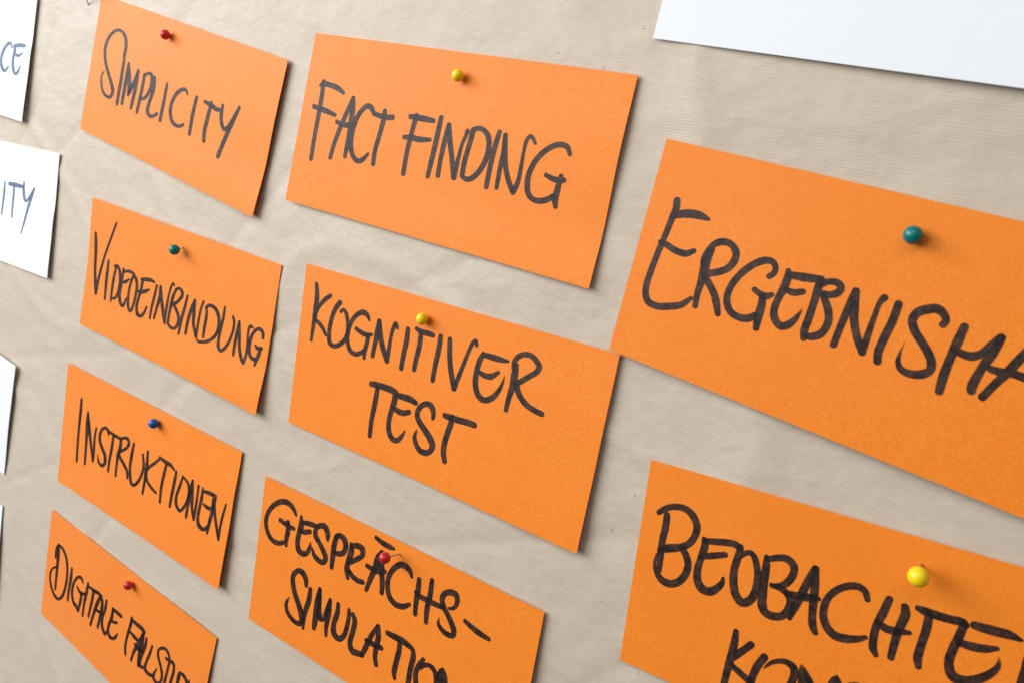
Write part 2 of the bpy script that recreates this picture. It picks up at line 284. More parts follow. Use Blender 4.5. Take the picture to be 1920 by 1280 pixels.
[[140.85,44.01,1.31],[143.42,42.05,1.81],[148.16,41.55,2.26],[152.77,43.74,2.59],[155.53,48.28,2.67],[156.05,53.46,2.4],[154.18,58.92,2.15],[149.78,63.35,1.93],[143.61,66.36,1.73],[137.53,67.45,1.4],[136.31,66.22,1.29]]]],["U",[[[159.47,38.71,1.53],[159.42,44.53,2.16],[158.61,52.72,2.15],[157.88,60.05,2.21],[158.96,65.08,2.46],[161.79,66.8,1.81],[165.08,64.11,1.96],[168.73,57.27,1.82],[170.57,49.26,1.86],[169.72,44.25,1.94],[168.33,42.55,1.74]]]],["N",[[[174.93,43.99,1.71],[174.45,50.31,2.34],[173.83,59.26,2.24],[174.11,65.68,1.88]],
[[174.93,43.99,1.91],[176.9,51.78,2.3],[178.75,59.96,2.3],[182.21,65.89,2.3],[184.64,67.84,1.81]],
[[184.64,67.84,1.87],[185.71,62.19,1.93],[185.32,53.62,1.73],[184.5,47.38,1.72],[185.04,44.29,1.75],[186.79,43.57,1.63],[188.51,44.06,0.88]]]],["G",[[[198.48,47.46,1.94],[197.82,44.76,2.25],[195.22,43.05,2.08],[191.68,44.08,1.83],[188.78,47.85,2.02],[187.43,52.99,2.26],[187.78,58.08,2.38],[189.39,61.49,2.23],[192.27,62.68,2.17],[194.45,62.51,2.14]],
[[197.7,54.84,2.49],[196.69,59.66,2.57],[195.55,63.03,2.24],[195.03,66.04,1.49]],
[[192.9,54.02,1.39],[194.9,55.04,2.13],[198.78,54.08,1.81]]]]]},"E":{"P":[[2.351,-12.649],[22.823,-11.876],[23.206,-21.292],[2.937,-22.078]],"R":[[0,0.094],[0.5,0.234],[1,0.39]],"L":[[0,0.06],[1,0.05]],"letters":[["K",[[[10.01,9.76,2.2],[11.47,15.34,3.01],[11.78,24.0,3.39],[11.55,32.83,2.71],[11.07,42.38,1.77]],
[[22.41,13.9,2.01],[18.51,16.92,2.32],[14.51,21.68,2.05],[12.44,25.79,2.1],[11.58,28.92,2.18]],
[[12.12,30.01,1.79],[15.47,31.17,2.2],[19.33,33.4,2.25],[22.32,36.65,1.56]]]],["O",[[[30.4,16.07,2.75],[27.3,20.44,2.6],[25.19,27.64,2.56],[24.86,35.44,2.68],[26.21,39.95,2.76],[29.3,41.2,2.13],[33.42,39.57,2.22],[37.42,35.69,2.33],[39.01,30.53,2.4],[38.09,25.53,2.22],[36.04,20.8,2.28],[33.68,19.45,1.61],[31.75,20.94,1.68]]]],["G",[[[54.13,20.54,1.2],[52.11,18.23,2.51],[48.45,17.45,2.55],[44.37,19.8,2.31],[40.74,24.9,2.41],[39.34,30.92,2.66],[40.09,36.45,2.49],[42.54,40.11,2.48],[47.03,41.23,2.26],[51.23,39.28,2.16],[53.69,36.86,1.48]],
[[45.13,27.38,1.96],[49.23,28.49,2.28],[53.78,28.78,2.31],[57.38,27.65,1.35]],
[[54.96,28.95,2.41],[54.4,33.77,2.53],[53.7,38.64,2.33],[53.92,41.55,2.01]]]],["N",[[[61.34,19.43,2.53],[61.3,25.07,3.59],[60.6,31.26,2.63],[59.94,38.8,2.41]],
[[61.34,19.43,2.7],[63.98,27.64,3.07],[67.42,34.16,2.91],[70.8,38.82,2.64]],
[[70.8,38.82,2.49],[70.99,31.85,2.24],[71.18,24.93,1.86],[72.07,20.14,2.12],[73.13,17.84,2.04],[74.71,19.73,1.83]]]],["I",[[[82.11,18.7,2.53],[82.33,24.86,2.86],[81.72,32.27,2.63],[81.44,40.01,2.54]]]],["T",[[[87.63,16.9,1.8],[91.19,17.82,2.45],[95.75,17.58,2.56],[99.48,17.67,2.12]],
[[91.24,18.61,2.47],[91.54,25.22,2.79],[90.81,31.69,2.56],[90.35,38.22,2.47]]]],["I",[[[104.42,17.01,2.49],[104.49,24.11,2.7],[103.92,32.22,2.49],[103.71,40.37,2.41]]]],["V",[[[110.52,16.97,2.37],[111.61,22.88,2.6],[113.89,31.02,2.72],[118.22,40.56,2.83]],
[[118.22,40.56,2.52],[119.97,33.72,2.11],[121.74,26.73,1.89],[123.47,19.8,1.77],[125.11,15.1,1.78],[126.67,13.72,1.87],[127.63,15.73,1.75]]]],["E",[[[132.51,18.81,2.08],[130.96,22.97,2.64],[130.37,28.26,2.74],[130.76,34.17,2.81],[132.92,38.72,2.79],[136.02,40.83,2.67],[139.12,40.56,2.54],[142.74,38.0,2.46],[145.42,33.83,1.89],[146.78,29.64,1.13],[147.17,26.17,0.38]],
[[132.43,19.17,2.1],[136.97,19.04,2.51],[142.59,18.94,2.4],[147.67,18.59,1.06]],
[[131.81,28.29,1.95],[135.54,28.97,2.38],[139.55,28.29,2.45],[143.39,25.2,1.33]]]],["R",[[[152.69,19.15,2.38],[152.75,23.79,3.35],[152.89,28.75,3.13],[151.95,35.72,2.37],[151.53,41.84,2.2]],
[[151.66,20.76,2.4],[151.42,17.5,2.31],[153.15,14.64,2.15],[156.64,12.74,2.15],[160.51,12.7,2.27],[163.83,14.6,2.42],[165.49,16.59,2.5],[164.44,19.33,2.24],[160.43,22.9,2.19],[156.36,26.52,2.29],[154.29,28.35,2.05]],
[[154.53,28.29,2.9],[157.79,32.76,2.56],[162.46,35.96,2.51],[167.64,37.3,2.38],[171.99,37.74,2.24]]]],["T",[[[61.59,54.09,2.51],[66.07,53.53,2.99],[72.29,53.17,3.1],[77.27,53.24,3.16],[80.42,53.63,2.43]],
[[66.86,54.34,2.53],[66.58,62.81,2.89],[65.78,73.48,2.57],[66.09,82.36,2.49]]]],["E",[[[80.15,53.8,3.4],[80.09,58.83,3.45],[78.92,64.76,2.88],[78.4,71.47,2.78],[80.05,76.59,3.09],[83.02,78.93,2.74],[86.34,78.46,2.4],[89.04,75.13,1.89],[90.63,71.61,0.62]],
[[80.68,54.95,2.58],[86.07,54.53,3.03],[90.85,54.37,3.11],[95.05,55.1,2.32]],
[[80.61,62.39,2.31],[84.13,63.09,2.77],[87.73,62.79,2.66],[91.4,61.22,2.36]]]],["S",[[[107.77,59.55,1.88],[107.69,56.97,2.61],[105.75,53.95,2.99],[102.46,53.45,2.62],[99.33,55.28,2.46],[97.11,58.81,2.65],[97.44,61.9,2.93],[100.1,64.73,3.01],[104.22,67.54,3.28],[108.41,70.75,3.47],[110.5,73.7,3.41],[109.68,76.69,2.68],[106.61,78.76,2.71],[102.44,78.63,2.81],[99.2,76.01,2.58],[97.75,72.8,2.19],[98.55,68.65,0.54]]]],["T",[[[115.09,55.83,2.42],[118.9,55.78,2.92],[124.94,55.47,2.88],[130.84,54.95,2.87],[134.72,54.92,2.62]],
[[120.08,54.75,1.9],[119.96,58.12,2.9],[118.76,64.28,2.9],[118.0,69.89,2.99],[118.31,74.73,3.01],[119.94,78.78,2.71]]]]]},"F":{"P":[[-21.237,-25.879],[-0.67,-25.324],[-0.534,-34.623],[-21.02,-35.35]],"R":[[0,0.039],[0.4,0.195],[1,0.39]],"L":[[0,0.08],[1,0.05]],"letters":[["I",[[[22.67,21.94,2.5],[22.88,31.39,3.04],[22.75,44.59,2.7],[23.08,57.75,2.55],[23.78,70.23,2.39]]]],["N",[[[32.83,28.87,1.96],[33.48,37.95,4.1],[34.2,51.35,2.86],[35.04,68.42,2.34]],
[[32.83,28.87,2.02],[36.26,39.13,3.13],[39.87,49.44,2.76],[45.24,62.56,2.4]],
[[45.24,62.56,2.09],[45.25,55.47,2.63],[44.63,45.23,2.24],[45.48,37.05,2.0]]]],["S",[[[61.94,35.83,2.22],[60.0,33.4,2.54],[56.84,33.0,1.85],[52.89,35.74,2.34],[51.03,40.49,2.79],[51.8,44.89,3.05],[55.22,48.92,2.89],[59.47,52.63,3.15],[60.96,56.78,3.26],[60.0,60.23,2.43],[56.76,62.17,2.1],[52.86,60.67,2.26],[50.59,55.72,0.73]]]],["T",[[[62.3,33.92,1.65],[69.4,34.61,2.14],[77.82,34.47,1.84]],
[[68.06,35.82,2.42],[67.4,45.26,2.74],[66.36,53.85,2.44],[65.93,63.21,2.15]]]],["R",[[[77.55,34.41,2.79],[77.83,40.65,3.13],[76.06,47.37,2.96],[75.81,55.13,2.28],[75.83,63.25,2.14]],
[[77.64,34.88,1.67],[81.83,32.31,1.81],[85.98,31.91,2.48],[87.69,34.24,2.73],[86.24,37.76,1.93],[81.08,42.07,1.83],[76.51,45.18,1.7]],
[[76.51,45.18,2.69],[78.76,47.96,2.52],[84.59,51.5,2.6],[89.11,54.96,2.5],[90.45,59.45,2.19]]]],["U",[[[93.68,32.84,2.11],[92.63,40.57,2.76],[92.07,49.84,2.57],[93.4,56.45,2.85],[95.49,61.25,2.92],[98.63,62.11,1.98],[103.23,58.14,2.19],[106.71,51.09,2.06],[107.69,43.75,2.35],[105.53,36.71,1.95]]]],["K",[[[110.69,32.87,2.18],[111.41,39.94,2.61],[111.28,47.44,3.19],[111.2,52.94,2.56],[110.5,63.81,1.96]],
[[124.63,33.36,1.42],[119.85,37.91,1.82],[113.74,43.57,1.8],[111.56,46.84,1.63]],
[[111.5,49.34,2.57],[114.14,53.35,2.25],[120.47,56.46,1.97],[125.41,57.72,1.84]]]],["T",[[[124.56,31.92,1.68],[131.38,32.81,2.39],[137.58,33.0,2.51],[142.17,34.82,1.26]],
[[132.93,34.68,1.93],[131.65,41.97,2.38],[130.57,51.68,2.34],[131.26,62.39,2.1]]]],["I",[[[144.53,35.21,1.95],[144.04,42.26,2.5],[143.06,51.85,2.38],[142.54,61.21,1.98]]]],["O",[[[152.17,35.77,1.42],[150.32,43.29,2.06],[148.05,51.88,2.22],[149.3,57.22,2.7],[153.4,59.97,1.89],[157.11,56.58,1.93],[160.08,50.15,2.26],[160.75,43.19,2.57],[158.27,38.38,2.0],[153.79,36.37,1.65]]]],["N",[[[162.91,34.83,1.59],[162.11,42.67,3.61],[161.38,52.52,2.59],[161.35,61.55,2.08]],
[[162.91,34.83,1.84],[164.37,45.62,2.71],[166.31,53.93,2.32],[169.5,59.92,2.03]],
[[169.5,59.92,1.76],[169.64,53.1,2.03],[169.63,43.6,1.76],[169.52,36.14,1.77]]]],["E",[[[174.18,36.08,1.35],[174.29,41.8,2.25],[173.55,49.66,2.25],[173.46,57.29,2.51],[175.22,61.33,2.92],[178.77,62.64,2.73],[182.05,61.87,1.94],[183.88,59.24,1.73]],
[[175.05,37.82,1.58],[180.4,36.85,2.37],[185.95,36.45,2.36],[187.94,36.61,2.07]],
[[176.7,46.16,1.33],[180.44,46.86,2.25],[185.31,46.45,2.21]]]],["N",[[[185.69,39.27,1.87],[186.47,48.33,2.6],[185.48,55.77,2.67],[184.98,63.41,1.81]],
[[187.73,36.6,2.06],[187.53,42.29,2.58],[189.87,49.32,2.35],[193.4,56.3,2.34],[196.93,62.91,1.92]],
[[196.93,62.91,1.81],[196.64,52.65,1.9],[197.49,44.87,1.7],[198.72,37.98,1.32]]]]]},"G":{"P":[[1.766,-25.966],[22.179,-24.861],[22.685,-34.328],[2.259,-35.376]],"R":[[0,0.156],[0.5,0.218],[1,0.234]],"L":[[0,0.06],[1,0.05]],"letters":[["G",[[[30.31,14.16,1.75],[27.42,11.25,2.89],[22.65,9.51,3.13],[17.16,10.4,2.99],[10.7,14.84,2.77],[6.36,21.0,2.78],[5.14,27.44,3.03],[7.46,33.14,3.0],[12.22,36.78,2.96],[18.37,36.75,2.62],[23.6,34.02,1.98]],
[[17.33,22.12,2.56],[22.0,22.81,2.75],[26.58,23.24,2.62],[30.11,22.98,2.07]],
[[24.31,20.99,2.81],[25.18,25.9,3.44],[24.66,31.46,3.12],[25.04,35.72,2.04]]]],["E",[[[34.85,13.71,2.01],[35.67,18.25,3.87],[34.84,23.84,3.34],[34.35,29.33,3.43],[35.93,34.03,3.7],[39.81,35.16,3.24],[43.12,33.32,2.56],[44.95,29.44,2.36],[45.05,25.99,0.81]],
[[36.47,16.64,2.14],[41.35,15.51,2.78],[47.29,14.7,2.49]],
[[34.71,22.3,2.23],[38.86,21.79,2.71],[43.69,19.7,2.33]]]],["S",[[[58.28,18.97,2.19],[57.68,15.7,3.53],[55.01,12.59,3.46],[50.93,13.34,2.68],[48.06,16.23,2.73],[48.38,20.27,3.33],[52.1,23.52,3.07],[56.28,27.09,3.39],[58.63,30.31,3.45],[57.46,33.53,2.59],[54.01,33.98,3.06],[49.45,32.4,2.78],[47.04,29.04,1.46]]]],["P",[[[65.03,14.44,2.8],[64.0,19.95,3.42],[64.1,26.06,3.52],[64.17,33.88,2.61]],
[[64.06,15.83,2.4],[66.87,13.33,2.84],[71.1,14.15,3.65],[72.94,17.49,3.51],[71.84,21.73,2.78],[67.54,24.19,2.59],[64.8,24.25,2.15]]]],["R",[[[76.87,14.55,1.96],[77.65,18.68,3.72],[76.45,24.72,3.15],[76.18,30.42,3.4],[77.68,34.8,2.31]],
[[77.43,15.75,2.51],[81.7,13.83,2.98],[85.77,14.5,3.51],[86.08,17.87,2.71],[81.94,22.02,2.52],[76.72,26.14,2.33]],
[[77.65,30.33,2.58],[81.26,32.41,2.82],[85.4,33.22,2.69],[89.36,32.57,2.49]]]],["A",[[[94.1,4.1,1.99],[99.38,5.26,2.66],[104.43,5.5,2.64],[107.82,5.39,1.49]],
[[99.74,10.4,1.55],[97.91,14.66,3.6],[96.72,21.06,3.44],[94.4,28.97,2.87],[92.6,35.84,2.23]],
[[99.92,10.67,2.77],[100.23,16.19,4.34],[102.15,22.79,3.28],[103.33,27.23,3.1],[103.97,32.8,2.57]],
[[90.5,22.19,2.25],[95.07,22.47,2.78],[100.08,21.92,2.85],[104.06,20.29,2.27]]]],["C",[[[122.88,15.57,1.59],[120.97,12.86,2.74],[117.39,11.53,3.3],[113.87,12.22,2.9],[109.74,16.22,2.66],[107.22,22.37,2.74],[107.45,27.68,2.86],[109.85,32.56,3.06],[114.66,34.9,3.03],[120.01,33.93,2.68],[124.36,30.78,1.73]]]],["H",[[[128.09,14.81,2.47],[128.42,20.29,3.01],[128.38,27.49,2.81],[128.98,34.35,2.4]],
[[136.49,11.8,2.29],[136.79,19.6,2.81],[136.24,28.37,2.84],[136.94,35.61,2.25]],
[[126.89,22.47,1.64],[131.17,23.66,2.58],[136.43,23.54,2.64],[141.62,23.42,2.51],[146.7,23.09,2.09]]]],["S",[[[149.98,21.99,1.26],[153.0,20.3,1.7],[154.49,16.22,2.47],[153.08,13.13,3.07],[149.2,13.25,2.78],[145.74,15.65,2.6],[144.83,18.98,2.85],[146.57,22.45,2.81],[150.05,25.6,2.78],[153.79,29.54,3.13],[155.52,32.49,3.01],[155.31,34.74,2.23],[152.22,35.64,2.63],[148.1,34.93,2.35],[145.03,32.54,1.65],[144.94,29.27,0.32]]]],["hyphen",[[[161.23,23.97,1.97],[165.57,25.15,2.55],[171.2,26.26,2.66],[177.03,26.67,2.01]]]],["S",[[[46.13,52.86,2.34],[45.12,49.28,3.45],[41.69,46.43,3.58],[38.05,46.7,2.63],[34.5,51.0,2.94],[34.82,55.73,3.32],[37.72,61.54,3.54],[41.56,66.37,3.68],[45.13,71.83,4.1],[46.14,76.25,3.29],[43.01,78.65,2.7],[37.64,77.91,2.77],[32.97,75.05,2.66],[31.53,70.75,2.24],[33.34,65.6,0.49]]]],["I",[[[49.89,53.56,2.59],[49.97,60.03,3.26],[48.02,69.47,3.04],[48.03,79.74,1.51]]]],["M",[[[57.55,50.3,2.39],[57.49,57.83,4.9],[57.11,67.57,4.23],[56.72,75.34,2.91]],
[[57.75,50.59,2.46],[58.73,61.53,3.5],[60.6,67.07,3.99],[62.8,67.41,2.0],[64.27,63.84,2.55],[65.74,58.44,2.99],[66.87,53.13,2.05]],
[[66.87,53.13,2.22],[66.93,61.08,3.5],[66.41,69.75,2.9],[67.09,75.37,1.91]]]],["U",[[[73.41,52.89,2.48],[73.68,58.08,3.23],[72.05,66.13,3.23],[73.57,71.74,3.9],[77.74,72.59,3.0],[81.15,68.77,2.87],[82.36,62.5,2.76],[82.72,57.16,2.53],[82.22,52.64,2.08]]]],["L",[[[85.49,53.97,2.64],[87.6,57.03,3.26],[87.11,64.46,3.14],[86.32,71.04,3.26],[88.37,74.75,3.64],[92.36,74.56,3.26],[95.87,73.76,2.82]]]],["A",[[[104.61,52.79,2.1],[101.35,59.43,2.58],[98.82,66.72,3.09],[96.28,74.18,2.57]],
[[105.08,52.57,2.91],[106.27,58.17,3.4],[105.82,65.96,2.97],[106.03,70.43,2.93],[107.55,74.37,2.64]],
[[97.82,64.22,2.16],[102.87,64.05,2.95],[109.69,63.37,2.58]]]],["T",[[[112.16,53.09,2.51],[117.64,52.9,3.12],[123.77,52.67,3.31],[130.34,53.61,2.41]],
[[121.84,53.82,2.66],[122.04,59.67,3.04],[121.17,68.05,3.02],[120.94,72.66,2.98],[121.89,75.61,1.9]]]],["I",[[[131.39,54.34,2.42],[132.25,57.26,3.04],[131.63,64.93,2.88],[131.64,74.32,3.05],[131.79,78.22,2.86]]]],["O",[[[139.18,56.01,2.07],[136.82,60.68,2.62],[135.56,64.97,2.66],[135.95,68.46,2.98],[137.59,73.79,3.03]],
[[138.51,61.69,1.12],[140.08,59.1,1.9],[142.73,57.56,2.09],[145.66,57.59,2.56],[148.04,59.32,2.75],[149.13,61.91,2.6],[150.09,67.47,2.55]]]],["N",[[[151.51,56.41,2.1],[151.37,60.08,3.96],[151.36,64.41,3.46],[151.36,67.31,2.93]],
[[152.51,55.68,2.4],[154.16,58.22,3.23],[155.41,62.38,3.2],[156.58,64.67,3.26]]]]]},"H":{"P":[[-21.364,-37.864],[-0.392,-38.125],[-0.909,-47.782],[-21.396,-46.938]],"R":[[0,0.031],[0.3,0.094],[1,0.312]],"L":[[0,0.06],[1,0.05]],"letters":[["D",[[[14.85,24.64,2.48],[15.55,30.94,3.57],[15.97,42.67,3.38],[16.37,52.68,2.82],[16.64,63.11,2.27]],
[[12.11,37.18,1.67],[12.05,31.52,2.47],[13.04,27.15,2.08],[14.76,24.68,1.5]],
[[15.04,24.55,1.77],[20.54,24.87,2.48],[26.27,29.07,2.83],[29.51,35.65,2.75],[30.88,44.99,2.56],[30.25,54.23,2.49],[27.94,62.67,2.45],[23.05,68.67,1.99],[17.47,69.02,2.92],[11.54,64.97,2.8],[8.02,58.95,2.51],[7.82,52.37,1.99],[10.75,47.2,1.47],[16.83,42.95,1.15]]]],["I",[[[36.14,34.69,2.14],[36.3,42.71,3.15],[35.49,53.19,2.64],[35.49,62.82,2.35]]]],["G",[[[52.68,38.26,1.54],[50.29,35.92,2.73],[46.16,36.64,1.93],[41.99,42.05,2.25],[40.03,48.97,2.53],[40.65,55.72,2.97],[43.9,60.43,2.97],[48.08,61.65,3.3],[50.76,63.69,2.34]],
[[46.02,45.17,1.7],[49.39,47.45,2.66],[54.97,46.76,2.22],[58.27,44.52,1.5]],
[[52.58,48.06,2.75],[52.51,53.92,2.81],[51.09,63.39,2.27]]]],["I",[[[59.5,34.99,1.95],[58.87,42.93,3.08],[57.72,52.81,2.5],[57.63,64.05,2.24]]]],["T",[[[61.18,37.2,1.73],[67.81,36.98,2.65],[73.99,35.95,2.64],[76.77,36.16,2.1]],
[[67.51,37.71,2.76],[67.03,45.98,2.73],[66.04,54.01,2.38],[65.21,60.72,2.07]]]],["A",[[[76.88,36.66,2.29],[74.08,44.42,3.22],[71.62,53.79,2.66],[69.21,65.69,2.12]],
[[77.29,36.44,3.17],[80.05,40.6,3.15],[80.03,50.25,2.86],[78.75,62.27,2.2]],
[[72.68,50.33,1.85],[77.14,49.69,2.1],[82.73,48.18,1.34]]]],["L",[[[84.93,36.38,2.06],[84.71,43.14,2.56],[82.77,52.13,2.55],[83.98,58.26,3.01],[88.39,61.99,2.93],[90.88,59.15,1.44]]]],["E",[[[93.76,38.06,2.09],[94.04,44.72,2.83],[91.96,52.61,2.37],[92.01,58.22,2.71],[94.92,60.78,3.01],[98.85,60.26,2.09],[102.09,57.22,2.06],[103.72,53.22,0.87]],
[[94.47,38.45,2.44],[99.54,38.33,2.73],[104.8,38.48,2.49]],
[[94.5,48.38,1.6],[98.19,47.15,2.17],[100.96,45.87,1.7]]]],["F",[[[117.16,33.12,2.49],[116.85,38.64,2.56],[115.23,48.86,2.17],[114.9,57.31,2.22],[116.48,63.13,2.2]],
[[117.67,34.47,2.54],[124.22,34.52,2.89],[130.03,34.51,3.06],[133.18,35.54,2.78]],
[[118.5,44.37,2.04],[122.71,44.87,2.84],[127.07,45.38,2.42]]]],["A",[[[132.09,37.66,1.85],[129.16,46.89,3.28],[125.61,55.47,2.41],[124.03,63.62,1.91]],
[[132.47,36.91,2.54],[133.02,45.75,3.33],[132.1,54.39,3.24],[133.11,62.37,2.65]],
[[124.91,49.87,1.75],[129.47,51.05,2.78],[135.04,49.97,1.88]]]],["L",[[[136.85,38.56,1.88],[136.85,44.62,2.44],[134.98,52.71,2.39],[134.05,59.74,2.76],[135.81,61.41,2.51],[140.51,60.23,1.82]]]],["L",[[[144.29,40.45,1.7],[143.23,46.82,2.3],[141.08,55.05,2.26],[141.0,60.47,2.85],[145.14,61.75,2.42],[149.83,60.81,2.11],[152.61,60.47,1.25]]]],["S",[[[164.05,38.28,1.94],[162.06,35.9,2.31],[158.63,34.64,2.18],[154.61,36.13,1.87],[151.55,39.61,1.86],[152.18,43.41,2.42],[155.05,47.08,2.26],[157.79,50.21,2.34],[159.93,54.27,2.42],[160.26,58.23,2.01],[157.72,61.79,1.56],[154.25,62.47,2.21],[151.52,61.12,2.68],[151.53,58.12,2.09],[152.78,54.68,1.16],[154.11,51.51,0.25]]]],["T",[[[160.74,40.56,1.93],[164.63,40.29,2.28],[167.92,39.59,2.5],[170.35,40.45,2.11]],
[[164.92,41.29,1.93],[164.54,47.4,2.01],[164.06,55.94,2.18],[163.67,63.28,2.12]]]],["U",[[[170.17,40.56,2.25],[170.95,45.35,2.35],[170.26,51.61,2.26],[170.03,56.45,2.41],[171.27,58.92,2.29],[174.39,57.6,1.5],[176.62,53.62,1.58]]]],["D",[[[177.01,41.75,1.49],[177.01,45.24,3.09],[176.72,51.23,2.34],[176.57,54.81,2.21]],
[[177.35,42.14,1.68],[180.62,41.64,2.31],[184.48,43.09,2.71],[187.13,46.1,2.48],[187.35,49.42,2.25]]]],["I",[[[187.75,42.05,1.37],[188.58,44.66,2.36],[189.13,48.34,2.31]]]]]},"I":{"P":[[25.438,-15.861],[45.837,-13.838],[46.752,-23.294],[26.355,-25.168]],"R":[[0,0.078],[1,0.156]],"L":[[0,0.05],[1,0.08]],"letters":[["B",[[[11.15,21.86,2.43],[11.39,26.87,2.71],[10.93,33.57,2.57],[11.08,40.47,2.69],[11.86,47.5,1.55]],
[[7.25,22.14,1.9],[9.79,19.61,2.12],[14.1,17.32,2.32],[18.64,16.84,2.53],[22.33,18.49,2.77],[25.0,22.43,2.72],[24.89,26.97,2.58],[22.62,31.51,2.51],[18.87,34.31,2.67],[13.78,36.52,3.13],[10.29,38.81,1.77]],
[[20.02,34.3,2.27],[22.32,36.54,2.71],[23.98,40.52,2.69],[23.41,45.3,2.69],[20.67,49.68,2.72],[17.09,51.6,2.91],[13.48,51.26,2.75],[10.75,48.76,2.18],[9.17,45.03,1.34],[9.41,40.67,0.76]]]],["E",[[[28.92,26.82,1.58],[29.81,29.44,2.72],[29.0,35.72,2.53],[28.43,41.2,2.75],[29.28,45.81,3.1],[31.52,48.38,3.37],[34.91,48.54,3.03],[37.81,46.03,2.61],[39.63,42.74,1.92],[39.69,40.55,0.97]],
[[29.59,27.71,2.15],[33.78,26.67,2.35],[38.66,25.39,2.49],[42.54,24.99,2.53],[45.0,26.45,2.2]],
[[29.06,34.94,1.96],[33.04,33.18,2.37],[39.01,30.61,2.0]]]],["O",[[[44.63,25.12,2.01],[44.18,30.39,2.56],[43.66,35.71,2.75],[44.35,41.36,2.94],[46.12,45.86,3.04],[48.99,48.01,3.13],[51.87,46.24,2.78],[53.57,41.94,2.84],[53.77,36.42,2.7],[52.56,31.42,2.32],[50.72,27.44,2.2],[48.78,26.31,1.95],[46.86,27.44,1.49],[45.73,29.48,0.77]]]],["B",[[[55.59,25.67,1.67],[56.07,29.38,2.66],[56.32,35.77,2.78],[56.61,41.45,3.09],[57.34,46.25,3.15],[58.95,48.53,3.03],[62.02,48.87,2.95],[65.51,47.49,2.49],[67.47,43.75,2.5],[67.67,40.11,2.54],[65.8,37.62,2.41],[62.92,36.55,2.18],[59.54,36.56,1.79]],
[[56.16,26.55,1.99],[59.85,24.72,2.21],[63.39,23.83,2.56],[66.25,25.4,2.69],[67.03,27.94,2.45],[65.86,32.26,2.43],[63.38,35.31,2.23],[59.57,36.73,1.48]]]],["A",[[[74.69,23.87,2.21],[72.58,31.19,2.65],[70.67,38.96,2.55],[68.49,47.28,1.53]],
[[74.84,23.81,2.2],[75.62,30.07,2.63],[76.21,36.14,2.75],[76.71,42.26,2.53],[77.67,46.8,2.57],[79.07,49.23,1.91]],
[[65.65,37.74,2.09],[70.35,37.13,2.74],[74.76,36.17,2.7],[78.02,35.45,1.47]]]],["C",[[[95.09,29.28,1.69],[93.68,26.44,2.18],[91.38,25.44,2.43],[88.43,26.09,2.38],[84.31,28.99,2.26],[81.33,33.49,2.21],[80.45,38.0,2.41],[80.99,41.97,2.6],[83.17,45.64,2.8],[86.33,47.41,2.97],[90.03,47.11,2.77],[94.07,45.61,2.19],[96.95,43.81,1.4]]]],["H",[[[102.34,26.19,2.19],[101.19,32.04,2.53],[99.88,37.6,2.34],[99.68,43.1,2.41],[100.22,46.95,2.43],[101.58,49.02,1.61]],
[[107.86,27.03,2.19],[108.54,29.5,2.74],[107.77,34.44,2.65],[107.05,40.07,2.46],[106.7,47.86,2.15]],
[[100.21,36.12,1.9],[103.09,37.66,2.56],[106.54,37.27,2.44],[111.1,36.15,1.39]]]],["T",[[[112.19,26.01,1.89],[115.12,26.35,2.77],[119.29,26.34,2.73],[123.62,26.08,2.63],[126.8,25.78,2.65],[127.99,26.42,2.12]],
[[116.12,27.26,2.4],[116.22,32.37,2.49],[115.65,38.5,2.39],[115.4,44.55,2.45],[116.16,47.46,1.82]]]],["E",[[[127.44,26.33,2.22],[126.61,32.04,2.48],[125.62,36.96,2.49],[125.36,41.92,2.55],[126.71,45.55,3.02],[129.05,46.73,3.34],[132.4,45.95,3.02],[135.89,43.29,2.62],[138.68,40.0,2.06],[140.11,36.85,1.35],[139.9,33.8,0.25]],
[[127.26,33.37,2.27],[130.59,33.27,2.6],[134.44,32.63,2.57],[138.67,30.92,1.34]],
[[130.59,25.39,2.48],[133.86,25.28,2.89],[137.7,24.99,2.86],[141.48,24.7,2.74],[144.97,25.14,1.03]]]],["R",[[[148.28,27.47,2.12],[148.11,31.24,2.26],[147.99,35.94,2.27],[147.8,40.68,2.28],[147.96,43.11,1.93]],
[[148.15,28.14,2.17],[150.56,26.52,2.39],[152.81,28.02,1.96],[151.98,31.43,1.92],[149.45,33.75,2.08]]]],["K",[[[48.86,60.93,1.91],[48.95,66.3,2.64],[48.52,73.24,2.83],[48.01,78.75,2.57],[47.67,85.36,2.4],[47.75,87.99,2.3]],
[[55.83,63.87,2.49],[53.54,66.98,2.38],[50.63,70.83,2.52],[48.66,73.63,2.08]],
[[49.53,76.0,2.25],[53.22,77.58,2.39],[57.07,79.23,2.55],[60.22,81.17,2.38]]]],["O",[[[61.91,66.81,2.63],[59.91,71.28,2.67],[58.67,76.28,2.56],[58.41,80.87,2.72],[59.33,84.19,2.86]],
[[62.39,71.56,0.49],[64.89,68.09,1.31],[68.26,65.9,1.73],[71.19,65.36,2.22],[73.76,66.69,2.75],[74.35,69.68,2.61],[73.39,74.09,2.27],[71.49,78.6,2.26]]]],["M",[[[76.18,63.48,0.27],[77.0,65.56,2.33],[78.14,67.93,4.11],[79.29,70.71,5.67],[79.91,72.73,6.12]],
[[79.35,68.1,1.42],[81.84,71.85,2.26]]]],["P",[[[89.84,62.88,1.06],[89.78,64.31,3.09],[89.81,66.26,4.56],[89.9,68.19,4.58]],
